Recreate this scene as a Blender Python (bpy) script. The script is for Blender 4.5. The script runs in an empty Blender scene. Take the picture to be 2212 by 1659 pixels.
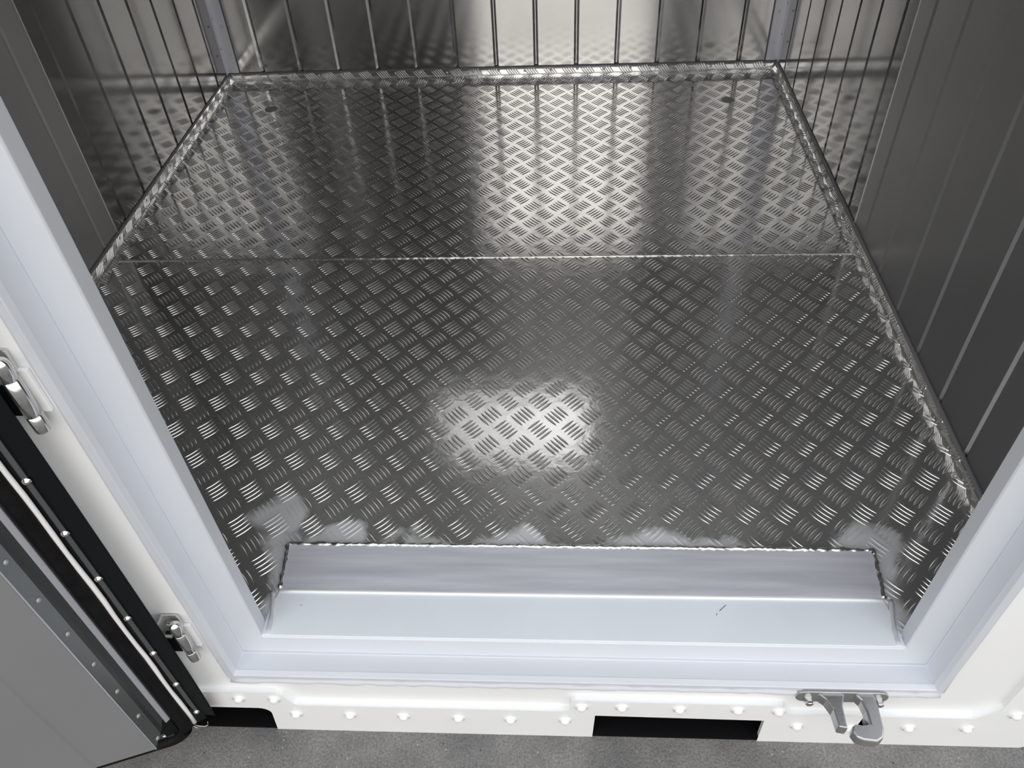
import bpy, bmesh, math, random
from mathutils import Vector, Matrix
random.seed(7)
SC = bpy.context.scene
COL = SC.collection
GZ = 0.25                      # ground to container floor height; the interior floor is z = 0 while building

# ------------------------------------------------------------------ camera
cd = bpy.data.cameras.new('camera'); cam = bpy.data.objects.new('camera', cd); COL.objects.link(cam)
cd.sensor_fit = 'HORIZONTAL'; cd.sensor_width = 36.0; cd.lens = 28.183
cd.clip_start = 0.02; cd.clip_end = 200
cam.matrix_world = Matrix(((0.998233051, 0.000593679, 0.0594173643, 0.0),
                           (0.0420653766, 0.699187778, -0.713699486, 0.0),
                           (-0.0419676034, 0.714937829, 0.697927375, 1.24256),
                           (0, 0, 0, 1)))
SC.camera = cam
# ------------------------------------------------------------------ sky and exposure
SC.view_settings.view_transform = 'Standard'; SC.view_settings.look = 'None'
SC.view_settings.exposure = 0.0; SC.view_settings.gamma = 1.0
SC.view_settings.use_curve_mapping = False
SC.cycles.max_bounces = 14; SC.cycles.glossy_bounces = 12; SC.cycles.diffuse_bounces = 5
SC.cycles.caustics_reflective = True; SC.cycles.blur_glossy = 0.6
SC.cycles.sample_clamp_indirect = 6.0
SC.cycles.use_denoising = True
w = bpy.data.worlds.new('overcast_sky'); SC.world = w; w.use_nodes = True
wt = w.node_tree; wt.nodes.clear()
wo = wt.nodes.new('ShaderNodeOutputWorld'); wb = wt.nodes.new('ShaderNodeBackground')
tc = wt.nodes.new('ShaderNodeTexCoord'); sx = wt.nodes.new('ShaderNodeSeparateXYZ')
wr = wt.nodes.new('ShaderNodeValToRGB')
wr.color_ramp.elements[0].position = 0.0; wr.color_ramp.elements[0].color = (0.88, 0.85, 0.80, 1)
wr.color_ramp.elements[1].position = 0.97; wr.color_ramp.elements[1].color = (0.90, 0.94, 1.0, 1)
e = wr.color_ramp.elements.new(0.30); e.color = (1.0, 0.975, 0.935, 1)
e = wr.color_ramp.elements.new(0.78); e.color = (0.985, 0.975, 0.955, 1)
wt.links.new(tc.outputs['Generated'], sx.inputs[0]); wt.links.new(sx.outputs['Z'], wr.inputs[0])
wt.links.new(wr.outputs[0], wb.inputs[0]); wb.inputs[1].default_value = 1.75
wt.links.new(wb.outputs[0], wo.inputs[0])

# ------------------------------------------------------------------ helpers
def lin(c):
    return tuple((x / 12.92 if x <= 0.04045 else ((x + 0.055) / 1.055) ** 2.4) for x in c)

def mat(name, col, rough=0.5, metal=0.0, spec=0.5, var=0.0, vscale=8.0, stretch=(1, 1, 1), bump=0.0, bscale=60.0,
        rvar=0.0, bstretch=None, detail=4.0, bump2=0.0, bscale2=12.0, aniso=0.0, coat=0.0):
    m = bpy.data.materials.new(name); m.use_nodes = True
    nt = m.node_tree; b = nt.nodes['Principled BSDF']; L = nt.links.new
    b.inputs['Base Color'].default_value = (*col, 1); b.inputs['Roughness'].default_value = rough
    b.inputs['Metallic'].default_value = metal; b.inputs['Specular IOR Level'].default_value = spec
    if coat: b.inputs['Coat Weight'].default_value = coat; b.inputs['Coat Roughness'].default_value = 0.15
    t = nt.nodes.new('ShaderNodeTexCoord')
    def noise(sc, st, det=4.0):
        mp = nt.nodes.new('ShaderNodeMapping'); mp.inputs['Scale'].default_value = st
        L(t.outputs['Object'], mp.inputs[0])
        n = nt.nodes.new('ShaderNodeTexNoise'); n.inputs['Scale'].default_value = sc; n.inputs['Detail'].default_value = det
        L(mp.outputs[0], n.inputs['Vector']); return n
    if var or rvar:
        n = noise(vscale, stretch, detail)
        if var:
            r = nt.nodes.new('ShaderNodeMapRange'); r.inputs[1].default_value = 0.3; r.inputs[2].default_value = 0.7
            r.inputs[3].default_value = 1 - var; r.inputs[4].default_value = 1 + var
            mx = nt.nodes.new('ShaderNodeVectorMath'); mx.operation = 'SCALE'; mx.inputs[0].default_value = col
            L(n.outputs['Fac'], r.inputs[0]); L(r.outputs[0], mx.inputs['Scale']); L(mx.outputs[0], b.inputs['Base Color'])
        if rvar:
            r2 = nt.nodes.new('ShaderNodeMapRange'); r2.inputs[1].default_value = 0.3; r2.inputs[2].default_value = 0.7
            r2.inputs[3].default_value = max(0.02, rough - rvar); r2.inputs[4].default_value = rough + rvar
            L(n.outputs['Fac'], r2.inputs[0]); L(r2.outputs[0], b.inputs['Roughness'])
    last = None
    for bb, bs, st in ((bump, bscale, bstretch or (1, 1, 1)), (bump2, bscale2, (1, 1, 1))):
        if bb:
            n = noise(bs, st, 3.0); bp = nt.nodes.new('ShaderNodeBump')
            bp.inputs['Strength'].default_value = 1.0; bp.inputs['Distance'].default_value = bb
            L(n.outputs['Fac'], bp.inputs['Height'])
            if last: L(last.outputs[0], bp.inputs['Normal'])
            last = bp
    if last: L(last.outputs[0], b.inputs['Normal'])
    return m

def link(name, me, m=None, parent=None):
    o = bpy.data.objects.new(name, me); COL.objects.link(o)
    if m is not None and me is not None and not me.materials: me.materials.append(m)
    if parent is not None: o.parent = parent
    return o

def from_bm(name, bm, m=None, parent=None, smooth=False, bevel=0.0):
    bmesh.ops.recalc_face_normals(bm, faces=bm.faces)
    if bevel:
        bmesh.ops.bevel(bm, geom=[e for e in bm.edges if e.is_manifold and e.calc_face_angle(0) > 0.5], offset=bevel, segments=2, profile=0.6, affect='EDGES')
    me = bpy.data.meshes.new(name); bm.to_mesh(me); bm.free()
    if smooth:
        for p in me.polygons: p.use_smooth = True
    return link(name, me, m, parent)

def from_py(name, v, f, m=None, parent=None, smooth=False):
    me = bpy.data.meshes.new(name); me.from_pydata(v, [], f); me.update()
    if smooth: me.polygons.foreach_set('use_smooth', [True] * len(me.polygons))
    return link(name, me, m, parent)

def tag(o, label=None, cat=None, group=None, kind=None):
    if label: o['label'] = label
    if cat: o['category'] = cat
    if group: o['group'] = group
    if kind: o['kind'] = kind
    return o

def empty(name, loc=(0, 0, 0), rz=0.0):
    o = bpy.data.objects.new(name, None); COL.objects.link(o); o.location = loc; o.rotation_euler = (0, 0, rz)
    o.empty_display_size = 0.05
    return o

def bm_box(bm, lo, hi):
    x0, y0, z0 = lo; x1, y1, z1 = hi
    v = [bm.verts.new(p) for p in ((x0, y0, z0), (x1, y0, z0), (x1, y1, z0), (x0, y1, z0), (x0, y0, z1), (x1, y0, z1), (x1, y1, z1), (x0, y1, z1))]
    for f in ((0, 3, 2, 1), (4, 5, 6, 7), (0, 1, 5, 4), (1, 2, 6, 5), (2, 3, 7, 6), (3, 0, 4, 7)): bm.faces.new([v[i] for i in f])

def bm_prism(bm, pts, a0, a1, axis='y'):
    """polygon pts (2D) extruded from a0 to a1 along axis; 'y': pts=(x,z); 'z': pts=(x,y); 'x': pts=(y,z)"""
    def P(p, a): return {'y': (p[0], a, p[1]), 'z': (p[0], p[1], a), 'x': (a, p[0], p[1])}[axis]
    A = [bm.verts.new(P(p, a0)) for p in pts]; B = [bm.verts.new(P(p, a1)) for p in pts]
    n = len(pts); bm.faces.new(A); bm.faces.new(B[::-1])
    for i in range(n): bm.faces.new((A[i], A[(i + 1) % n], B[(i + 1) % n], B[i]))

def bm_tube(bm, path, r, seg=8, jitter=0.0, closed=False):
    path = [Vector(p) for p in path]; rings = []
    for i, p in enumerate(path):
        a = path[max(0, i - 1)]; b = path[min(len(path) - 1, i + 1)]
        d = (b - a).normalized(); up = Vector((0, 0, 1)) if abs(d.z) < 0.9 else Vector((1, 0, 0))
        s = d.cross(up).normalized(); t = s.cross(d)
        rr = r * (1 + random.uniform(-jitter, jitter))
        rings.append([bm.verts.new(p + (s * math.cos(k * 2 * math.pi / seg) + t * math.sin(k * 2 * math.pi / seg)) * rr) for k in range(seg)])
    for a, b in zip(rings, rings[1:]):
        for k in range(seg): bm.faces.new((a[k], a[(k + 1) % seg], b[(k + 1) % seg], b[k]))
    bm.faces.new(rings[0][::-1]); bm.faces.new(rings[-1])

def bm_lathe(bm, prof, M=Matrix.Identity(4), seg=20):
    """prof: (radius, height) list along local z"""
    rings = []
    for r, h in prof:
        if r < 1e-6: rings.append([bm.verts.new(M @ Vector((0, 0, h)))])
        else: rings.append([bm.verts.new(M @ Vector((r * math.cos(2 * math.pi * k / seg), r * math.sin(2 * math.pi * k / seg), h))) for k in range(seg)])
    for a, b in zip(rings, rings[1:]):
        for k in range(seg):
            k2 = (k + 1) % seg
            if len(a) == 1 and len(b) == 1: continue
            if len(a) == 1: bm.faces.new((a[0], b[k], b[k2]))
            elif len(b) == 1: bm.faces.new((a[k], a[k2], b[0]))
            else: bm.faces.new((a[k], a[k2], b[k2], b[k]))
    if len(rings[0]) > 1: bm.faces.new(rings[0][::-1])
    if len(rings[-1]) > 1: bm.faces.new(rings[-1])

def sub(path, step):
    """resample a polyline"""
    out = []
    for a, b in zip(path, path[1:]):
        a = Vector(a); b = Vector(b); n = max(1, int((b - a).length / step))
        out += [a.lerp(b, i / n) for i in range(n)]
    return out + [Vector(path[-1])]

# matrices that send local z to a world direction
TOWARD_CAMERA = Matrix.Rotation(math.radians(90), 4, 'X')        # local z -> -y
TO_RIGHT = Matrix.Rotation(math.radians(90), 4, 'Y')             # local z -> +x
TO_LEFT = Matrix.Rotation(math.radians(-90), 4, 'Y')             # local z -> -x

# ------------------------------------------------------------------ materials
def tread_material():
    m = mat('aluminium_tread', (0.85, 0.85, 0.845), 0.125, 0.87, bump=0.00035, bscale=34.0, bump2=0.00002, bscale2=420.0)
    nt = m.node_tree; b = nt.nodes['Principled BSDF']; L = nt.links.new
    t = nt.nodes.new('ShaderNodeTexCoord'); s = nt.nodes.new('ShaderNodeSeparateXYZ'); L(t.outputs['Object'], s.inputs[0])
    n = nt.nodes.new('ShaderNodeTexNoise'); n.inputs['Scale'].default_value = 9; n.inputs['Detail'].default_value = 5
    L(t.outputs['Object'], n.inputs['Vector'])
    def math_(op, a, b_=None, c=None):
        k = nt.nodes.new('ShaderNodeMath'); k.operation = op
        for i, q in enumerate((a, b_, c)):
            if q is None: continue
            if isinstance(q, (int, float)): k.inputs[i].default_value = q
            else: L(q, k.inputs[i])
        return k.outputs[0]
    # ground-off smear left by the brush around the sill weld: distance to the sill plate rectangle
    dx = math_('MAXIMUM', math_('SUBTRACT', -0.50, s.outputs['X']), math_('SUBTRACT', s.outputs['X'], 0.556))
    dx = math_('MAXIMUM', dx, 0.0)
    dy = math_('MAXIMUM', math_('SUBTRACT', s.outputs['Y'], 0.842), 0.0)
    d = math_('SQRT', math_('ADD', math_('MULTIPLY', dx, dx), math_('MULTIPLY', dy, dy)))
    n3 = nt.nodes.new('ShaderNodeTexNoise'); n3.inputs['Scale'].default_value = 3.4; n3.inputs['Detail'].default_value = 2
    L(t.outputs['Object'], n3.inputs['Vector'])
    for cx_, cy_, rr_ in ((-.51, .905, .045), (.545, .835, .05), (-.40, .865, .03)):
        q1 = math_('SUBTRACT', s.outputs['X'], cx_); q2 = math_('SUBTRACT', s.outputs['Y'], cy_)
        d = math_('MINIMUM', d, math_('SUBTRACT', math_('SQRT', math_('ADD', math_('MULTIPLY', q1, q1), math_('MULTIPLY', q2, q2))), rr_))
    d = math_('ADD', d, math_('MULTIPLY', math_('SUBTRACT', n.outputs['Fac'], 0.5), 0.17))
    d = math_('ADD', d, math_('MULTIPLY', math_('SUBTRACT', n3.outputs['Fac'], 0.5), 0.10))
    r = nt.nodes.new('ShaderNodeMapRange'); L(d, r.inputs[0])
    r.inputs[1].default_value = 0.004; r.inputs[2].default_value = 0.026; r.inputs[3].default_value = 1.0; r.inputs[4].default_value = 0.0
    mask = r.outputs[0]
    mr = nt.nodes.new('ShaderNodeMapRange'); L(mask, mr.inputs[0]); mr.inputs[3].default_value = 0.125; mr.inputs[4].default_value = 0.5
    L(mr.outputs[0], b.inputs['Roughness'])
    mm = nt.nodes.new('ShaderNodeMapRange'); L(mask, mm.inputs[0]); mm.inputs[3].default_value = 0.86; mm.inputs[4].default_value = 0.15
    L(mm.outputs[0], b.inputs['Metallic'])
    n2 = nt.nodes.new('ShaderNodeTexNoise'); n2.inputs['Scale'].default_value = 2.3; n2.inputs['Detail'].default_value = 5
    L(t.outputs['Object'], n2.inputs['Vector'])
    cr = nt.nodes.new('ShaderNodeMapRange'); L(n2.outputs['Fac'], cr.inputs[0]); cr.inputs[1].default_value = .3; cr.inputs[2].default_value = .7
    cr.inputs[3].default_value = .88; cr.inputs[4].default_value = 1.04
    vm = nt.nodes.new('ShaderNodeVectorMath'); vm.operation = 'SCALE'; vm.inputs[0].default_value = (.85, .85, .845); L(cr.outputs[0], vm.inputs['Scale'])
    mxc = nt.nodes.new('ShaderNodeMix'); mxc.data_type = 'RGBA'; L(mask, mxc.inputs[0]); L(vm.outputs[0], mxc.inputs[6]); mxc.inputs[7].default_value = (.74, .76, .79, 1)
    L(mxc.outputs[2], b.inputs['Base Color'])
    return m

M = {}
M['tread'] = tread_material()
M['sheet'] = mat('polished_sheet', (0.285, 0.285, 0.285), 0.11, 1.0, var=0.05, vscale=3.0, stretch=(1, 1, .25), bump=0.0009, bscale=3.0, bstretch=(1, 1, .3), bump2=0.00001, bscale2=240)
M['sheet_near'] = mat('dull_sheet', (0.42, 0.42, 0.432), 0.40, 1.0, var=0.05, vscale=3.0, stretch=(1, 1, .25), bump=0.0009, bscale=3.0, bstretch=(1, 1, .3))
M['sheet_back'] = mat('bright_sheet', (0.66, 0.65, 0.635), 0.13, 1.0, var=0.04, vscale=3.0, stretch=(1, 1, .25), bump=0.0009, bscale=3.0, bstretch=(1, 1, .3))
M['ceiling'] = mat('ceiling_sheet', (0.70, 0.70, 0.71), 0.32, 1.0, bump=0.0008, bscale=3.0)
M['core'] = mat('panel_core', (0.75, 0.75, 0.74), 0.5)
M['angle'] = mat('brushed_angle', (0.82, 0.82, 0.89), 0.42, 0.45, var=.08, vscale=5, stretch=(8, 8, .4))
M['film'] = mat('filmed_aluminium', (0.83, 0.89, 0.965), 0.42, 0.05, spec=0.5, var=0.025, vscale=6)
M['frame'] = mat('anodised_frame', (0.625, 0.655, 0.72), 0.38, 0.08, spec=0.5, var=0.03, vscale=5, stretch=(.3, 1, 1))
M['stop'] = mat('filmed_door_stop', (0.69, 0.725, 0.785), 0.42, 0.1, var=0.02, vscale=5)
M['bar'] = mat('mill_aluminium', (0.79, 0.82, 0.91), 0.34, 0.35, var=0.17, vscale=9, stretch=(.35, 5, 1), bump=0.00012, bscale=30, bstretch=(.1, 6, 1))
M['weld'] = mat('weld_metal', (0.72, 0.71, 0.68), 0.28, 1.0, bump=0.0006, bscale=160)
M['white'] = mat('white_paint', (0.86, 0.87, 0.885), 0.38, 0.0, var=0.015, vscale=4, coat=0.2)
M['chrome'] = mat('stainless_steel', (0.68, 0.68, 0.67), 0.13, 1.0)
M['cast'] = mat('cast_steel', (0.50, 0.50, 0.51), 0.33, 0.9, bump=0.0002, bscale=220)
M['rubber'] = mat('black_rubber', (0.006, 0.007, 0.008), 0.45, 0.0, spec=0.14, bump=0.0001, bscale=180)
M['bulb'] = mat('dull_rubber', (0.006, 0.006, 0.007), 0.6, 0.0, spec=0.14, var=.4, vscale=60, bump=0.0003, bscale=150)
M['cord'] = mat('white_cord', (0.90, 0.89, 0.90), 0.6)
M['strip'] = mat('dark_steel_strip', (0.22, 0.23, 0.24), 0.35, 0.9)
M['silver'] = mat('silver_extrusion', (0.56, 0.56, 0.63), 0.42, 0.5)
M['greystrip'] = mat('grey_strip', (0.42, 0.43, 0.43), 0.45, 0.5)
M['leaf'] = mat('grey_door_skin', (0.27, 0.27, 0.28), 0.42, 0.35, var=0.04, vscale=3, bump=0.0002, bscale=6)
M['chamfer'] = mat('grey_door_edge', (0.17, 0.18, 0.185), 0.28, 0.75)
M['edgeshade'] = mat('painted_edge_shade', (0.02, 0.022, 0.024), 0.35)
M['satin'] = mat('satin_steel', (0.62, 0.62, 0.61), 0.32, 0.8)
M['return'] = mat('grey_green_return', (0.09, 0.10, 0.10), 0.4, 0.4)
M['pocket'] = mat('black_coating', (0.004, 0.004, 0.005), 0.45, spec=0.25, bump=0.0006, bscale=60)
M['sealant'] = mat('grey_sealant', (0.58, 0.59, 0.64), 0.5, bump=0.001, bscale=60)
M['darkseal'] = mat('dark_sealant', (0.16, 0.16, 0.18), 0.4, bump=0.001, bscale=50)
M['drain'] = mat('drain_cap', (0.30, 0.31, 0.30), 0.5, 0.3)

def concrete():
    m = bpy.data.materials.new('concrete_yard'); m.use_nodes = True; nt = m.node_tree; b = nt.nodes['Principled BSDF']; L = nt.links.new
    t = nt.nodes.new('ShaderNodeTexCoord')
    def N(sc, det, ro=.6):
        n = nt.nodes.new('ShaderNodeTexNoise'); n.inputs['Scale'].default_value = sc; n.inputs['Detail'].default_value = det; n.inputs['Roughness'].default_value = ro
        L(t.outputs['Object'], n.inputs['Vector']); return n
    big, mid, fine = N(1.7, 3), N(7, 6, .75), N(230, 4, .75)
    def ramp(n, stops):
        r = nt.nodes.new('ShaderNodeValToRGB'); cr = r.color_ramp
        while len(cr.elements) < len(stops): cr.elements.new(.5)
        for el, (p, c) in zip(cr.elements, stops): el.position = p; el.color = (*c, 1)
        L(n.outputs['Fac'], r.inputs[0]); return r.outputs[0]
    def mix(a, c, fac, mode='MIX'):
        k = nt.nodes.new('ShaderNodeMix'); k.data_type = 'RGBA'; k.blend_type = mode
        if isinstance(fac, float): k.inputs[0].default_value = fac
        else: L(fac, k.inputs[0])
        L(a, k.inputs[6]); L(c, k.inputs[7]); return k.outputs[2]
    base = ramp(mid, [(.32, (.150, .151, .156)), (.5, (.205, .205, .208)), (.70, (.262, .260, .257))])
    bigc = ramp(big, [(.35, (.75, .76, .78)), (.65, (1.15, 1.12, 1.06))])
    c = mix(base, bigc, 1.0, 'MULTIPLY')
    fc = ramp(fine, [(.36, (.62, .62, .63)), (.5, (1, 1, 1)), (.64, (1.4, 1.39, 1.37))])
    c = mix(c, fc, .85, 'MULTIPLY')
    v = nt.nodes.new('ShaderNodeTexVoronoi'); v.inputs['Scale'].default_value = 55; L(t.outputs['Object'], v.inputs['Vector'])
    sp = nt.nodes.new('ShaderNodeMapRange'); L(v.outputs['Distance'], sp.inputs[0]); sp.inputs[1].default_value = .05; sp.inputs[2].default_value = .11; sp.inputs[3].default_value = 1; sp.inputs[4].default_value = 0
    wn = nt.nodes.new('ShaderNodeSeparateColor'); L(v.outputs['Color'], wn.inputs[0])
    gt = nt.nodes.new('ShaderNodeMath'); gt.operation = 'GREATER_THAN'; gt.inputs[1].default_value = .5; L(wn.outputs[0], gt.inputs[0])
    mu = nt.nodes.new('ShaderNodeMath'); mu.operation = 'MULTIPLY'; L(sp.outputs[0], mu.inputs[0]); L(gt.outputs[0], mu.inputs[1])
    rg = nt.nodes.new('ShaderNodeRGB'); rg.outputs[0].default_value = (.42, .41, .39, 1)
    c = mix(c, rg.outputs[0], mu.outputs[0])
    lt = nt.nodes.new('ShaderNodeMath'); lt.operation = 'LESS_THAN'; lt.inputs[1].default_value = .3; L(wn.outputs[0], lt.inputs[0])
    mu2 = nt.nodes.new('ShaderNodeMath'); mu2.operation = 'MULTIPLY'; L(sp.outputs[0], mu2.inputs[0]); L(lt.outputs[0], mu2.inputs[1])
    rg2 = nt.nodes.new('ShaderNodeRGB'); rg2.outputs[0].default_value = (.035, .035, .04, 1)
    c = mix(c, rg2.outputs[0], mu2.outputs[0])
    L(c, b.inputs['Base Color']); b.inputs['Roughness'].default_value = .85
    bp = nt.nodes.new('ShaderNodeBump'); bp.inputs['Distance'].default_value = .0025; L(fine.outputs['Fac'], bp.inputs['Height']); L(bp.outputs[0], b.inputs['Normal'])
    return m
M['concrete'] = concrete()

# ------------------------------------------------------------------ dimensions (metres, camera stands over x = y = 0)
XL, XR, YF, YB, YS = -1.226, 0.774, 0.684, 2.885, 1.752     # interior faces, weld seam
YO = 0.614                                                  # outer face of the front wall
ZC = 2.50                                                   # ceiling
OX0, OX1, OZ1 = -0.508, 0.562, 2.28                         # door opening
PITCH = 0.1443

# ------------------------------------------------------------------ ground
bm = bmesh.new(); bmesh.ops.create_grid(bm, x_segments=8, y_segments=8, size=14)
g = from_bm('ground', bm, M['concrete']); g.location = (0, 0, -GZ)
tag(g, 'grey speckled concrete yard in front of the white box', 'ground', kind='structure')

# ------------------------------------------------------------------ tread plate floor
BA, BW, BH = 0.0203, 0.0030, 0.0013     # half length, half width, height of one raised bar
def bar_mesh(verts, faces, cx, cy, ang, height=BH, half_width=BW):
    # a long lens with a flat crown and a steep rim
    ns = 10; across = ((-1, 0), (-.72, .78), (-.46, 1), (.46, 1), (.72, .78), (1, 0)); nc = len(across)
    ca, sa = math.cos(ang), math.sin(ang); base = len(verts)
    for i in range(ns + 1):
        s = -math.cos(math.pi * i / ns); wdt = half_width * (1 - s * s) ** 0.85; h = height * (1 - s ** 8)
        for t, ht in across:
            lx, ly = s * BA, t * wdt
            verts.append((cx + lx * ca - ly * sa, cy + lx * sa + ly * ca, h * ht))
    for i in range(ns):
        for j in range(nc - 1):
            a = base + i * nc + j; faces.append((a, a + 1, a + nc + 1, a + nc))

AX, AY = 0.0712, 0.0825
ANG_A, ANG_B = math.radians(46.0), math.radians(-48.0)
def bars_in(x0, x1, y0, y1, ox, oy, skip=None):
    out = []
    for kind, dx, dy, ang, sv in (('a', 0, 0, ANG_A, (0.0250 / 4, -0.0295 / 4)), ('b', AX / 2, AY / 2, ANG_B, (0.0260 / 4, 0.0275 / 4))):
        i0 = int((x0 - ox) / AX) - 2; i1 = int((x1 - ox) / AX) + 2
        j0 = int((y0 - oy) / AY) - 2; j1 = int((y1 - oy) / AY) + 2
        for i in range(i0, i1 + 1):
            for j in range(j0, j1 + 1):
                for k in (-2, -1, 0, 1, 2):
                    x = ox + dx + i * AX + k * sv[0]; y = oy + dy + j * AY + k * sv[1]
                    if x0 < x < x1 and y0 < y < y1 and not (skip and skip(x, y)):
                        out.append((x, y, ang))
    return out

fl = empty('floor', (0, 0, 0)); tag(fl, 'aluminium five-bar tread plate floor inside the box', 'floor', kind='structure')
def tread_plate(x0, x1, y0, y1, ox, oy, skip=None):
    v = []; f = []
    nx, ny = 40, 24
    for j in range(ny + 1):
        for i in range(nx + 1): v.append((x0 + (x1 - x0) * i / nx, y0 + (y1 - y0) * j / ny, 0.0))
    for j in range(ny):
        for i in range(nx):
            a = j * (nx + 1) + i; f.append((a, a + 1, a + nx + 2, a + nx + 1))
    for x, y, a in bars_in(x0 + .004, x1 - .004, y0 + .004, y1 - .004, ox, oy, skip): bar_mesh(v, f, x, y, a)
    return from_py('tread_plate', v, f, M['tread'], fl, smooth=True)
tread_plate(XL, XR, 0.655, YS, -0.4698, 1.2971, lambda x, y: -0.49 < x < 0.545 and y < 0.845)
tread_plate(XL, XR, YS, YB, -0.4698, 1.2971)
# the slab underneath keeps light from coming up through the plates
bm = bmesh.new(); bm_box(bm, (XL - .05, 0.66, -.12), (XR + .045, YB + .05, -.001)); from_bm('floor_panel', bm, M['core'], fl)
bm = bmesh.new()
bm_tube(bm, [(p.x, p.y + random.uniform(-.0006, .0006), 0.0008) for p in sub([(XL + .002, YS + .025, 0.012), (XL + .028, YS - .002, 0), (XR - .02, YS - .001, 0), (XR - .002, YS + .012, .01)], .006)], 0.0031, 8, 0.25)
tag(from_bm('weld_bead', bm, M['weld'], fl, True), 'shiny weld seam joining the two floor plates')

# ------------------------------------------------------------------ walls
def cladding(name, p0, p1, seams, zlo, zhi, inward, parent, hole=None, m=None, depth=.0042, half=.0088):
    """sheet with recessed V grooves; p0,p1 plan endpoints, inward = unit plan normal pointing into the room"""
    p0 = Vector(p0); p1 = Vector(p1); d = (p1 - p0); L = d.length; d /= L; n = Vector(inward)
    prof = [(0, 0)]
    for s in sorted(seams):
        if 0.012 < s < L - 0.012: prof += [(s - half, 0), (s - .0012, -depth), (s + .0012, -depth), (s + half, 0)]
    prof.append((L, 0))
    if hole:
        h0, h1, z0, z1 = hole
        prof = sorted(prof + [(h0, 0), (h1, 0)])
        zs = [zlo, z0, z1, zhi]
    else: zs = [zlo, zhi]
    v = []; f = []
    for z in zs:
        for s, dd in prof:
            q = p0 + d * s + n * dd; v.append((q.x, q.y, z))
    np_ = len(prof)
    flip = d.x * n.y - d.y * n.x > 0
    for r in range(len(zs) - 1):
        for i in range(np_ - 1):
            if hole and r == 1 and prof[i][0] >= h0 - 1e-6 and prof[i + 1][0] <= h1 + 1e-6: continue
            a = r * np_ + i; q = (a, a + 1, a + np_ + 1, a + np_)
            f.append(q if not flip else q[::-1])
    return from_py(name, v, f, m or M['sheet'], parent)

def wall_core(name, lo, hi, label, hole=None):
    bm = bmesh.new()
    if hole:
        (a0, b0), (a1, b1) = hole
        bm_box(bm, lo, (a0, hi[1], hi[2])); bm_box(bm, (a1, lo[1], lo[2]), hi)
        bm_box(bm, (a0, lo[1], lo[2]), (a1, hi[1], b0)); bm_box(bm, (a0, lo[1], b1), (a1, hi[1], hi[2]))
    else: bm_box(bm, lo, hi)
    o = from_bm(name, bm, M['white']); return tag(o, label, 'wall', kind='structure')

GAP = .0065
wb_ = wall_core('wall_back', (XL - .05, YB + GAP, -.248), (XR + .045, YB + .07, ZC + .06), 'back wall of ribbed polished aluminium sheet with a pale reflection in its middle', ((-.64, 1.66), (.15, 2.25)))
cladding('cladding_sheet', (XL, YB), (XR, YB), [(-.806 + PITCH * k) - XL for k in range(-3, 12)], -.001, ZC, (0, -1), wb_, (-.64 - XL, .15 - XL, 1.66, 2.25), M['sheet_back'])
bm = bmesh.new()
for lo, hi in (((-.67, YB - .004, 1.63), (-.64, YB + .07, 2.28)), ((.15, YB - .004, 1.63), (.18, YB + .07, 2.28)), ((-.64, YB - .004, 1.63), (.15, YB + .07, 1.66)), ((-.64, YB - .004, 2.25), (.15, YB + .07, 2.28))): bm_box(bm, lo, hi)
from_bm('opening_frame', bm, M['angle'], wb_)
# upright baffles added out of view to dim light through the back wall opening
baffle = None
for i in range(40):
    X = -.64 + .79 * (i + .5) / 40
    if baffle is None:
        bm = bmesh.new(); bm_box(bm, (-.0020, 0, 1.66), (.0020, .05, 2.25)); baffle = r = from_bm('light_baffle', bm, M['pocket'], wb_)
    else: r = baffle.copy(); COL.objects.link(r); r.parent = wb_
    r.location = (X, YB + .012, 0)
wl = wall_core('wall_left', (XL - .05, .66, -.248), (XL - GAP, YB + .004, ZC + .06), 'left wall of dark polished ribbed aluminium sheet')
wr_ = wall_core('wall_right', (XR + GAP, .66, -.248), (XR + .045, YB + .004, ZC + .06), 'right wall of dark polished ribbed aluminium sheet')
YJ = 1.836
for par, X, inn, ph in ((wl, XL, 1, 1.753), (wr_, XR, -1, 1.035)):
    for a, b, off in ((YF, YJ + .004, .0), (YJ, YB, .0012)):
        seams = [y - a for y in (ph + PITCH * k for k in range(-12, 20)) if a + .02 < y < b - .02 and abs(y - YJ) > .03]
        tilt = 0.0012 * inn if off == 0 else 0
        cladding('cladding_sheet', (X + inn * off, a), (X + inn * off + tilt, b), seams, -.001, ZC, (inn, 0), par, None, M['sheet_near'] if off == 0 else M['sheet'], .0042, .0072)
    bm = bmesh.new(); bm_box(bm, (X - .001 if inn > 0 else X - .0026, YJ - .002, 0), (X + .0026 if inn > 0 else X + .001, YJ + .001, ZC))
    tag(from_bm('sheet_edge', bm, M['weld'], par), 'bright cut edge where two sheets overlap')

c = bmesh.new(); bm_box(c, (XL - .05, .62, ZC), (XR + .045, YB + .07, ZC + .06))
tag(from_bm('ceiling', c, M['ceiling']), 'plain aluminium ceiling of the box', 'ceiling', kind='structure')

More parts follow.
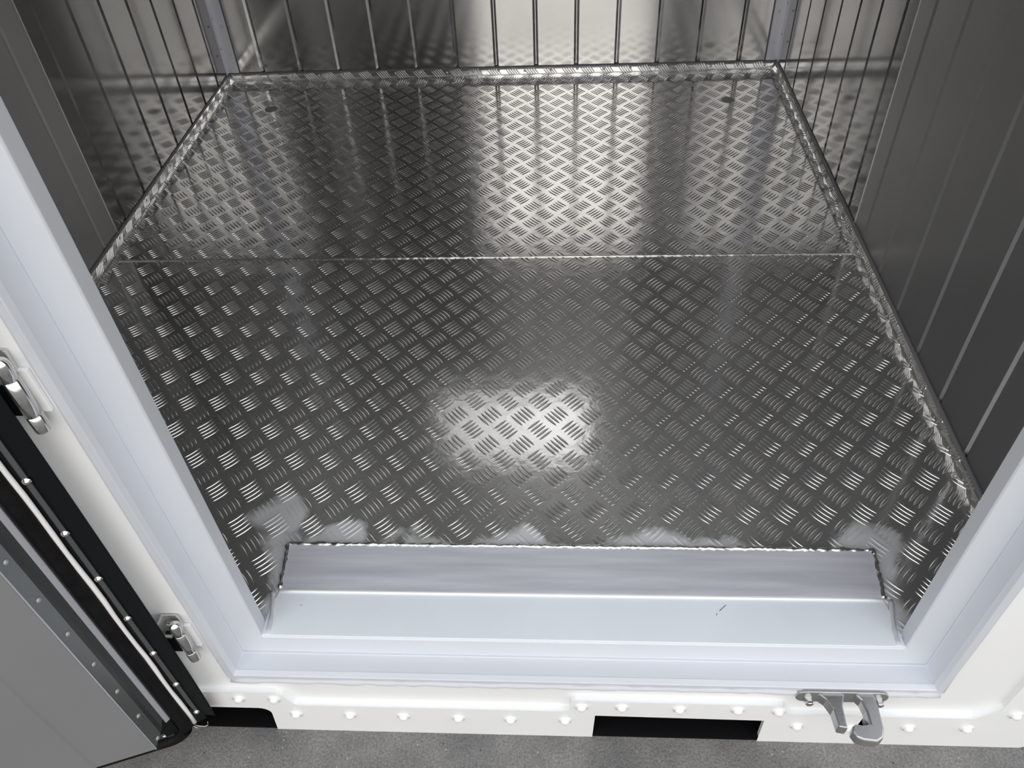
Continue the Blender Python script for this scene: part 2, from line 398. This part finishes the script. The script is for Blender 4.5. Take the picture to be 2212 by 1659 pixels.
# front wall: white outside, sheet lining inside, with the doorway cut out
XO0, XO1, ZO1 = XL - .05, .822, ZC + .06
bm = bmesh.new()
for lo, hi in (((XO0, YO, -.1535), (OX0 - .056, YF - .006, ZO1)), ((OX1 + .056, YO, -.1535), (XO1, YF - .006, ZO1)),
               ((OX0 - .056, YO, -.1535), (OX1 + .056, YF - .006, -.056)), ((OX0 - .056, YO, OZ1 + .056), (OX1 + .056, YF - .006, ZO1))): bm_box(bm, lo, hi)
wf = from_bm('wall_front', bm, M['white']); tag(wf, 'white painted front wall around the open doorway', 'wall', kind='structure')
bm = bmesh.new()
for lo, hi in (((XL, YF - .006, -.001), (OX0 - .004, YF, ZC)), ((OX1 + .004, YF - .006, -.001), (XR, YF, ZC)), ((OX0 - .004, YF - .006, OZ1 + .004), (OX1 + .004, YF, ZC))): bm_box(bm, lo, hi)
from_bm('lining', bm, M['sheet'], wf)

# ------------------------------------------------------------------ kick plates (baseboards) with their own tread bars and rivets
KH = 0.033
def kick(name, label, p0, p1, inward, nriv, seal_m, seal_r):
    p0 = Vector((*p0, 0)); p1 = Vector((*p1, 0)); d = (p1 - p0); L = d.length; d /= L; n = Vector((*inward, 0))
    v = []; f = []
    T = 0.0022
    def W(s, z, h): q = p0 + d * s + n * (T + h); return (q.x, q.y, z)
    v += [W(0, 0, 0), W(L, 0, 0), W(L, KH, 0), W(0, KH, 0), W(L, KH, -T), W(0, KH, -T)]
    f += [(0, 1, 2, 3), (3, 2, 4, 5)]
    lv = []; lf = []
    for i in range(int(L / .068)):
        for k in (-2, -1, 0, 1, 2):
            x = .036 + i * .068 + k * .0074
            if .012 < x < L - .012: bar_mesh(lv, lf, x, KH / 2 + k * .0022, math.radians(-52), height=.0015, half_width=.0024)
    b0 = len(v)
    v += [W(x, min(KH - .001, max(0.0015, y)), h) for x, y, h in lv]; f += [tuple(i + b0 for i in q) for q in lf]
    o = from_py(name, v, f, M['tread'], None, True)
    tag(o, label, 'baseboard', kind='structure')
    # rivets
    up = n; rot = Vector((0, 0, 1)).rotation_difference(up).to_matrix().to_4x4()
    first = None
    for i in range(nriv):
        s = (i + .55) / nriv * L; q = p0 + d * s + n * T
        if first is None:
            bm = bmesh.new(); bm_lathe(bm, [(.0048, 0), (.0046, .0012), (.0030, .0026), (0, .0031)], rot, 10)
            first = from_bm('rivet', bm, M['chrome'], o, True); r = first
        else:
            r = first.copy(); COL.objects.link(r); r.parent = o
        r.location = (q.x, q.y, 0.021 + .002 * math.sin(i * 2.1))
    # sealant bead along the top edge
    bm = bmesh.new()
    pts = sub([p0 + n * .001 + Vector((0, 0, KH + .001)), p1 + n * .001 + Vector((0, 0, KH + .001))], .03)
    bm_tube(bm, pts, seal_r, 8, .12); from_bm('sealant_bead', bm, seal_m, o, True)
    return o
M['wallseal'] = mat('wall_sealant', (0.20, 0.205, 0.22), 0.45, bump=.0008, bscale=40)
kick('baseboard_back', 'riveted tread plate kick strip along the foot of the back wall', (XL, YB), (XR, YB), (0, -1), 21, M['darkseal'], .0030)
kick('baseboard_left', 'riveted tread plate kick strip along the foot of the left wall', (XL + .0012, YB), (XL + .0012, YF), (1, 0), 22, M['wallseal'], .0040)
kick('baseboard_right', 'riveted tread plate kick strip along the foot of the right wall', (XR - .0012, YF), (XR - .0012, YB), (-1, 0), 22, M['wallseal'], .0050)

# ------------------------------------------------------------------ corner angles
def corner(name, label, X, inn):
    o = empty(name, (X, YB, 0)); tag(o, label, 'corner trim', kind='structure')
    bm = bmesh.new()
    pts = [(0, 0), (inn * .040, 0), (inn * .040, -.002), (inn * .002, -.002), (inn * .002, -.024), (0, -.024)]
    bm_prism(bm, pts, .036, ZC, 'z'); from_bm('angle_profile', bm, M['angle'], o)
    bmk = bmesh.new(); bm_box(bmk, (min(0, inn * .046), -.0006, .03), (max(0, inn * .046), .0, ZC)); from_bm('sealant_or_glint_line', bmk, M['darkseal'], o)
    first = None
    for i in range(20):
        z = .10 + .104 * i
        for q, R in (((inn * .024, -.002, z), TOWARD_CAMERA), ((inn * .002, -.014, z + .03), TO_RIGHT if inn > 0 else TO_LEFT)):
            bm = bmesh.new(); bm_lathe(bm, [(.0042, 0), (.0040, .001), (.0026, .0024), (0, .0028)], R, 10)
            r = from_bm('rivet', bm, M['chrome'], o, True); r.location = q
            if first is None: first = r
    return o
corner('trim_1', 'grey aluminium corner angle with rivets in the back left corner', XL + .001, 1)
corner('trim_2', 'grey aluminium corner angle with rivets in the back right corner', XR - .001, -1)

# ------------------------------------------------------------------ door frame: mitred profile swept round the doorway
def frame_sweep(prof, name, m, parent, x0=OX0, x1=OX1, z0=0.0, z1=OZ1, closed_prof=True):
    """prof: (o, y) with o = distance outward from the opening edge"""
    corners = lambda o: [(x0 - o, z0 - o), (x1 + o, z0 - o), (x1 + o, z1 + o), (x0 - o, z1 + o)]
    v = []; f = []
    for o, y in prof:
        for x, z in corners(o): v.append((x, y, z))
    n = len(prof)
    for i in range(n if closed_prof else n - 1):
        j = (i + 1) % n
        for k in range(4):
            l = (k + 1) % 4; f.append((i * 4 + k, i * 4 + l, j * 4 + l, j * 4 + k))
    bm = bmesh.new(); me = bpy.data.meshes.new(name); me.from_pydata(v, [], f); bm.from_mesh(me); bpy.data.meshes.remove(me)
    return from_bm(name, bm, m, parent, bevel=.0012)
fr = empty('trim_3', (0, 0, 0)); tag(fr, 'stepped pale aluminium door frame around the doorway', 'door frame', kind='structure')
frame_sweep([(0, YF + .001), (-.002, .657), (0.0, .654), (.041, .6525), (.043, .6515), (.044, .700), (.02, .700), (.02, YF + .001)], 'door_stop', M['stop'], fr)
frame_sweep([(.0425, .6525), (.0415, .6485), (.0425, .6475), (.0465, .6160), (.0475, .6095), (.0610, .6095), (.0620, .6150), (.060, .6150), (.060, .676), (.0425, .676)], 'rebate_frame', M['frame'], fr)
frame_sweep([(.0455, .6190), (.0475, .6080), (.0490, .6078), (.0492, .6100), (.0480, .6190)], 'rebate_lip', M['stop'], fr)
bm = bmesh.new()
pts = [Vector((OX0 - .058 + (OX1 - OX0 + .116) * i / 60, .6115, -.0665 + random.uniform(-.0012, .0012))) for i in range(61)]
bm_tube(bm, pts, .0065, 8, .2); tag(from_bm('sealant_bead', bm, M['sealant'], fr, True), 'uneven grey sealant under the sill lip')
for s, X in ((-1, OX0 - .0625), (1, OX1 + .0625)):
    bm = bmesh.new(); bm_tube(bm, [Vector((X + random.uniform(-.0005, .0005), .613, -.06 + i * .06)) for i in range(35)], .0022, 8, .2); from_bm('sealant_bead', bm, M['sealant'], fr, True)

# ------------------------------------------------------------------ threshold plates
th = empty('threshold', (0, .75, 0)); tag(th, 'pale aluminium sill plate welded to the floor in the doorway', 'threshold')
def tp(pts, z0, z1, name, m, bevel=.0008):
    bm = bmesh.new(); bm_prism(bm, [(x, y - .75) for x, y in pts], z0, z1, 'z'); return from_bm(name, bm, m, th, bevel=bevel)
tag(tp([(-.497, .7425), (.549, .7425), (.557, .8395), (-.503, .8395)], -.001, .0065, 'flat_bar', M['bar']), 'streaky bare aluminium bar')
tag(tp([(OX0 + .001, .6575), (OX1 - .001, .6575), (.5575, .690), (.553, .720), (.549, .7425), (-.497, .7425), (-.503, .72), (-.5075, .69)], -.001, .0030, 'film_covered_plate', M['film']), 'smooth bluish plate')
bm = bmesh.new()
bm_tube(bm, [Vector((-.496 + 1.044 * i / 40, .7415 - .75, .0045)) for i in range(41)], .0022, 8, .05); tag(from_bm('sealant_or_glint_line', bm, M['cord'], th, True), 'thin cream painted glint line between the plates')  # pale tube paints the sky glint on the bar's front edge
bm = bmesh.new()
path = sub([(-.497, .7445, .004), (-.504, .8405, .004), (.558, .8405, .004), (.550, .744, .004)], .005)
bm_tube(bm, [(p.x + random.uniform(-.0012, .0012), p.y - .75 + random.uniform(-.0012, .0012), .0052 + random.uniform(-.0008, .0008)) for p in path], .0042, 8, .35)
from_bm('weld_bead', bm, M['weld'], th, True)
for X, s in ((-.505, -1), (.558, 1)):
    bm = bmesh.new(); bm_tube(bm, [Vector((X + s * (-.008 + .012 * (1 - i / 12) ** 2) , .742 - .75 - .082 * i / 12, .002)) for i in range(13)], .0045, 8, .2)
    from_bm('sealant_bead', bm, M['sealant'], th, True)

for (xa, ya), (xb, yb) in (((.283, .728), (.270, .716)), ((.266, .712), (.264, .708)), ((-.452, .716), (-.4515, .7135))):
    bm = bmesh.new(); bm_tube(bm, sub([(xa, ya - .75, .0030), (xb, yb - .75, .0030)], .004), .0006, 6, .3); from_bm('scratch_mark', bm, M['darkseal'], th)
# ------------------------------------------------------------------ drain caps in the floor
for X, Y, lab in ((.571, 2.651, 'small dark round drain cap in the floor near the back right corner'), (-1.013, 2.655, 'small dark round drain cap in the floor near the back left corner')):
    o = empty('drain_cap', (X, Y, 0)); tag(o, lab, 'drain cap', 'floor drain caps')
    bm = bmesh.new(); bm_lathe(bm, [(.0225, 0), (.0222, .0012), (.019, .0016)], seg=28); from_bm('rim', bm, M['drain'], o)
    bm = bmesh.new(); bm_lathe(bm, [(.019, .0014), (.017, .0019), (0, .0021)], seg=28); from_bm('cap', bm, M['drain'], o, True)

# ------------------------------------------------------------------ base rail with fork pockets
RY0, RY1 = .602, .6165
def arc(cx, cz, r, a0, a1, n=5): return [(cx + r * math.cos(math.radians(a0 + (a1 - a0) * i / n)), cz + r * math.sin(math.radians(a0 + (a1 - a0) * i / n))) for i in range(n + 1)]
br = empty('base_rail', (0, RY0, -.2)); tag(br, 'white riveted bottom rail of the box with two black fork pockets', 'rail')
outline = [(XO0, -.104), (-.497, -.104), (-.487, -.112), (-.474, -.143), (-.466, -.149), (.012, -.149), (.019, -.143), (.020, -.114), (.026, -.107), (.368, -.109), (.377, -.113), (.386, -.139), (.393, -.143), (.700, -.140), (.733, -.10), (.733, ZO1), (.823, ZO1)]
outline += arc(.798, -.226, .025, 0, -80) + [(.735, -.2495), (.70, -.247), (.3585, -.247), (.357, -.1595), (.058, -.1550), (.0555, -.246), (-.516, -.247), (-.524, -.2495), (-.520, -.206)]
outline += arc(-.541, -.180, .0235, -10, 90, 5) + [(-1.10, -.156), (-1.10, -.248), (XO0, -.248)]
bm = bmesh.new()
bm_prism(bm, [(x, z + .2) for x, z in outline], 0.0, RY1 - RY0, 'y')
bm.normal_update()
front = max((f for f in bm.faces if abs(f.normal.y) > .9), key=lambda f: -f.calc_center_median().y)
bmesh.ops.bevel(bm, geom=list(front.edges), offset=.0035, segments=3, profile=.5, affect='EDGES', clamp_overlap=True)
rail = from_bm('rail', bm, M['white'], br)
def pocket(x0, x1, ztop):
    bm = bmesh.new()
    a, b = 0.0012, .50
    x0 -= .003; x1 += .003
    for lo, hi in (((x0 - .004, a, -.246), (x0, b, ztop)), ((x1, a, -.246), (x1 + .004, b, ztop)), ((x0 - .004, a, ztop), (x1 + .004, b, ztop + .004)), ((x0, b, -.246), (x1, b + .004, ztop)), ((x0, a, -.2490), (x1, b, -.2470))):
        bm_box(bm, (lo[0], lo[1], lo[2] + .2), (hi[0], hi[1], hi[2] + .2))
    tag(from_bm('fork_pocket', bm, M['pocket'], br), 'black coated fork pocket')
pocket(.0555, .3585, -.1545); pocket(-1.10, -.5165, -.1555)
first = None
for x, z in [(-.640, -.122), (-.566, -.122), (-.502, -.121), (-.476, -.18), (-.377, -.179), (-.28, -.179), (-.181, -.181), (-.088, -.182), (.009, -.18), (.037, -.124), (.106, -.122), (.204, -.124), (.302, -.122), (.371, -.124), (.412, -.18), (.502, -.182), (.6, -.176), (.697, -.174), (.757, -.117), (.78, .05), (.78, .20)]:
    if first is None:
        bm = bmesh.new(); bm_lathe(bm, [(.0125, .0), (.0120, .0014), (.0082, .0020), (.0078, .0045), (.0050, .0075), (0, .0085)], TOWARD_CAMERA, 18)
        first = r = from_bm('rivet', bm, M['white'], br, True)
    else: r = first.copy(); COL.objects.link(r); r.parent = br
    r.location = (x, .0, z + .2)

# ------------------------------------------------------------------ latch keeper on the front wall, right of the second pocket
lk = empty('latch_keeper', (.463, YO, -.07)); tag(lk, 'grey cast steel latch keeper with two prongs bolted below the sill', 'latch keeper')
def lp(p): return (p[0] - .463, p[1])
bm = bmesh.new()
pl = arc(-.058, 0, .017, 90, 270, 8) + arc(.058, 0, .017, -90, 90, 8)
bm_prism(bm, pl, -.011, .0, 'y'); from_bm('base_plate', bm, M['cast'], lk, bevel=.002)
bm = bmesh.new()
bm_prism(bm, [(-.042, -.010), (-.030, -.020), (-.0225, -.036), (-.0200, -.064), (-.0065, -.066), (-.0055, -.030), (.002, -.010)], -.012, .012, 'z'); from_bm('prong', bm, M['cast'], lk, bevel=.0025)
bm = bmesh.new()
hook = [(.018, -.010), (.026, -.020), (.0295, -.036), (.030, -.058), (.018, -.0600), (.008, -.058), (.002, -.062), (-.001, -.070), (.004, -.080), (.014, -.084), (.034, -.086), (.044, -.080), (.050, -.066), (.051, -.030), (.050, -.010)]
bm_prism(bm, hook, -.012, .012, 'z'); bmesh.ops.triangulate(bm, faces=[f for f in bm.faces if len(f.verts) > 4])
bmesh.ops.recalc_face_normals(bm, faces=bm.faces)
hk = from_bm('hook', bm, M['cast'], lk); hb = hk.modifiers.new('bevel', 'BEVEL'); hb.width = .003; hb.segments = 2; hb.limit_method = 'ANGLE'; hb.angle_limit = math.radians(40)
for X in (-.053, .060):
    bm = bmesh.new(); bm_lathe(bm, [(.0085, .010), (.0085, .0125), (.0072, .0127), (.0072, .0150)], TOWARD_CAMERA, 18); bm_lathe(bm, [(.0070, .0150), (.0070, .0205), (.0055, .0215)], TOWARD_CAMERA, 6)
    b_ = from_bm('bolt', bm, M['chrome'], lk); b_.location = (X, 0, -.006)

# ------------------------------------------------------------------ hinges
def hinge(z0, label):
    h = empty('hinge', (-.5905, .597, z0)); tag(h, label, 'hinge', 'door hinges on the white front wall')
    bm = bmesh.new(); bm_lathe(bm, [(.0088, 0), (.0094, .0015), (.0094, .0245), (.0086, .0252)], seg=24); from_bm('lower_knuckle', bm, M['chrome'], h, True)
    bm = bmesh.new(); bm_lathe(bm, [(.0086, .0256), (.0094, .0262), (.0094, .0790), (.0086, .0796)], seg=24); from_bm('middle_knuckle', bm, M['chrome'], h, True)
    bm = bmesh.new(); bm_lathe(bm, [(.0086, .0800), (.0094, .0806), (.0094, .0990), (.0088, .1035), (.0066, .1075), (.0035, .1095), (0, .1100)], seg=24); from_bm('domed_cap', bm, M['chrome'], h, True)
    bm = bmesh.new(); bm_box(bm, (-.004, .0105, .018), (.0135, .0165, .082)); from_bm('wall_plate', bm, M['white'], h, bevel=.0008)
    bm = bmesh.new(); bm_box(bm, (-.028, -.002, .024), (-.004, .003, .081)); from_bm('door_plate', bm, M['rubber'], h)
    bm = bmesh.new()
    path = [(-.024, -.007), (-.024, .0145), (-.0005, .0155), (.0035, .0140), (.0035, .0100), (.0012, .0100), (.0010, .0120), (-.0015, .0128), (-.0212, .0118), (-.0212, -.007)]
    bm_prism(bm, path, .078, .110, 'z'); bmesh.ops.triangulate(bm, faces=[f for f in bm.faces if len(f.verts) > 4]); from_bm('bracket', bm, M['satin'], h)
    bm = bmesh.new(); bm_box(bm, (-.024, -.007, .0755), (-.0105, .0145, .0785)); from_bm('bracket_floor', bm, M['satin'], h)
    bm = bmesh.new(); bm_lathe(bm, [(.0066, .0), (.0066, .006), (.0054, .007)], Matrix.Translation((-.0125, .0118, .0945)) @ TOWARD_CAMERA, 6); from_bm('bolt', bm, M['chrome'], h)
    return h
hinge(.038, 'lower chrome barrel hinge between the black gasket flap and the door frame')
hinge(.587, 'upper chrome barrel hinge cut by the left edge of the photo')

# ------------------------------------------------------------------ the open door, folded back against the front wall
DA = math.atan2(.333, .943)
ZB, ZT = -.11, 2.29; DW = 1.16
dr = empty('door_1', (-.698, .563, 0), DA); tag(dr, 'open grey insulated door with black rubber gaskets at the left', 'door', kind='structure')
def dprism(prof, z0, z1, name, m, smooth=False, bevel=0):
    """prof: (s, e) in door coordinates, e towards the viewer"""
    bm = bmesh.new(); bm_prism(bm, [(s, -e_) for s, e_ in prof], z0, z1, 'z'); return from_bm(name, bm, m, dr, smooth, bevel)
dprism([(-DW - .03, -.022), (.074, -.022), (.075, -.002), (.055, .0), (-DW - .03, .0)], ZB - .020, ZT + .07, 'outer_skin', M['white'], bevel=.002)
# inner skin with a shallow swage line
prof = [(-DW, 0), (-DW, .06), (-.108, .06), (-.103, .0622), (-.098, .0622), (-.093, .06), (.0, .06), (.0, .0)]
dprism(prof, ZB, ZT, 'inner_skin', M['leaf'])
# bevelled edge of the insulated plug on the hinge side and the bottom
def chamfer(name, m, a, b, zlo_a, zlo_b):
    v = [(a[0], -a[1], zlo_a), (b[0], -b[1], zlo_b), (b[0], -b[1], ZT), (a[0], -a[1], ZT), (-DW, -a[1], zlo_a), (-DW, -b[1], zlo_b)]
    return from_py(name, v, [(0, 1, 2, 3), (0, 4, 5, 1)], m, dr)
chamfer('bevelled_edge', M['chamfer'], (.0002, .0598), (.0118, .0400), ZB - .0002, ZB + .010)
chamfer('painted_edge_shade', M['edgeshade'], (.0118, .0400), (.0150, .0330), ZB + .010, ZB + .014)  # near-black strip paints the groove shade between bevel and return
dprism([(-DW, .0), (-DW, .010), (.040, .010), (.070, .004), (.070, .0)], ZB - .052, ZB - .0, 'bottom_rubber', M['rubber'])
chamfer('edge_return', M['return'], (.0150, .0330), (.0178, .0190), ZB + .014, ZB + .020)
dprism([(-.0005, .0585), (.0012, .0612), (.0022, .0590)], ZB - .001, ZT, 'edge_line', M['silver'])
for i in range(15):
    z = ZB + .012 + i * .088
    bm = bmesh.new(); bm_lathe(bm, [(.0045, 0), (.0042, .0012), (.0024, .0024), (0, .0028)], Matrix.Translation((.0072, -.0475, z)) @ Matrix.Rotation(math.radians(61), 4, 'Z') @ TOWARD_CAMERA, 10)
    from_bm('rivet', bm, M['greystrip'], dr, True)
dprism([(.0165, .0185), (.0185, .0215), (.0252, .0165), (.0252, .0120), (.018, .012)], ZB + .004, ZT, 'silver_strip', M['silver'], bevel=.0008)
dprism([(.0, .0), (.0, .015), (.022, .012), (.024, .003), (.066, .002), (.066, .0)], ZB - .055, ZT, 'rubber_base', M['rubber'])
dprism([(.0256, .002), (.0258, .0095), (.0285, .0095), (.0285, .002)], ZB - .012, ZT, 'grey_strip', M['greystrip'], bevel=.0005)
dprism([(-DW, .009), (-DW, .013), (.0125, .013), (.0125, .009)], ZB - .062, ZB - .046, 'bottom_strip', M['strip'])
bm = bmesh.new(); bm_lathe(bm, [(.0045, .0), (.0042, .0014), (.0022, .0028), (0, .0032)], Matrix.Translation((-.003, -.013, ZB - .054)) @ TOWARD_CAMERA, 10); from_bm('screw', bm, M['chrome'], dr, True)
# bulb gasket: down the hinge side, round the corner, along the bottom
BX, BE, BR = .0372, .011, .0118
pth = [(BX, -BE, ZT - i * (ZT - ZB + .030) / 30) for i in range(31)]
zc = ZB - .036; rc = .040
pth += [(BX - rc + rc * math.cos(a), -BE, zc - rc * math.sin(a)) for a in (math.radians(q) for q in range(15, 91, 15))]
pth += [(BX - rc - i * .1, -BE, zc - rc) for i in range(1, 12)]
bm = bmesh.new(); bm_tube(bm, pth, BR, 14, .02); tag(from_bm('bulb_gasket', bm, M['bulb'], dr, True), 'fat dull black bulb gasket')
# white cord pressed beside it
bm = bmesh.new(); bm_tube(bm, [(.0497 + .0009 * math.sin(i * 1.3) + random.uniform(-.0004, .0004), -.0068, ZT - i * (ZT - ZB + .048) / 60) for i in range(61)], .0042, 8, .08)
tag(from_bm('white_cord', bm, M['cord'], dr, True), 'white cord squeezed between the black gaskets')
dprism([(.0585, .0), (.0585, .0045), (.0600, .0060), (.0660, .0050), (.0665, .0)], ZB - .027, ZT, 'screwed_strip', M['strip'], bevel=.0006)
for i in range(16):
    z = ZB - .018 + i * .107
    bm = bmesh.new(); bm_lathe(bm, [(.0058, 0), (.0056, .0014), (.0040, .0018), (.0036, .0036), (0, .0046)], Matrix.Translation((.0630, -.0050, z)) @ TOWARD_CAMERA, 12); from_bm('screw', bm, M['chrome'], dr, True)
# flap gasket: thin flared sheet
v = []; f = []
nz = 24
for i in range(nz + 1):
    z = ZB - .040 + (ZT - ZB + .040) * (i / nz) ** 1.6
    wd = .0945 - .0045 * math.exp(-(z + .15) / .12) + .0035 * math.sin(z * 2.3)
    for q in range(6):
        t = q / 5; s_ = .0640 + (wd - .0640) * t; v.append((s_, -(.0030 + .0085 * t ** 1.6), z))
    for q in range(5, -1, -1):
        t = q / 5; s_ = .0640 + (wd - .0640) * t; v.append((s_, -(.0012 + .0085 * t ** 1.6), z))
for i in range(nz):
    for q in range(12):
        a = i * 12 + q; b2 = i * 12 + (q + 1) % 12; f.append((a, b2, b2 + 12, a + 12))
f += [tuple(range(11, -1, -1)), tuple(nz * 12 + k for k in range(12))]
tag(from_py('flap_gasket', v, f, M['rubber'], dr, True), 'wide black rubber flap')
bm = bmesh.new(); bm_tube(bm, [(.048, -.013, ZB - .050), (.053, -.016, ZB - .056), (.055, -.014, ZB - .050), (.051, -.013, ZB - .047), (.058, -.016, ZB - .05), (.066, -.018, ZB - .053), (.072, -.018, ZB - .052), (.075, -.018, ZB - .040)], .0005, 5)
from_bm('loose_thread', bm, M['cord'], dr, True)

# ------------------------------------------------------------------ a scrap on the concrete
bm = bmesh.new(); bm_prism(bm, [(-.005, -.002), (-.001, -.004), (.004, -.002), (.005, .002), (.001, .004), (-.004, .003)], 0, .0012, 'z')
sc_ = from_bm('wood_chip', bm, mat('tan_scrap', (.55, .38, .20), .7)); sc_.location = (-.530, .503, -GZ)
tag(sc_, 'tiny tan chip lying on the concrete in front of the left fork pocket', 'scrap')

# ------------------------------------------------------------------ put the yard at z = 0
for o in list(COL.objects):
    if o.parent is None:
        o.location.z += GZ
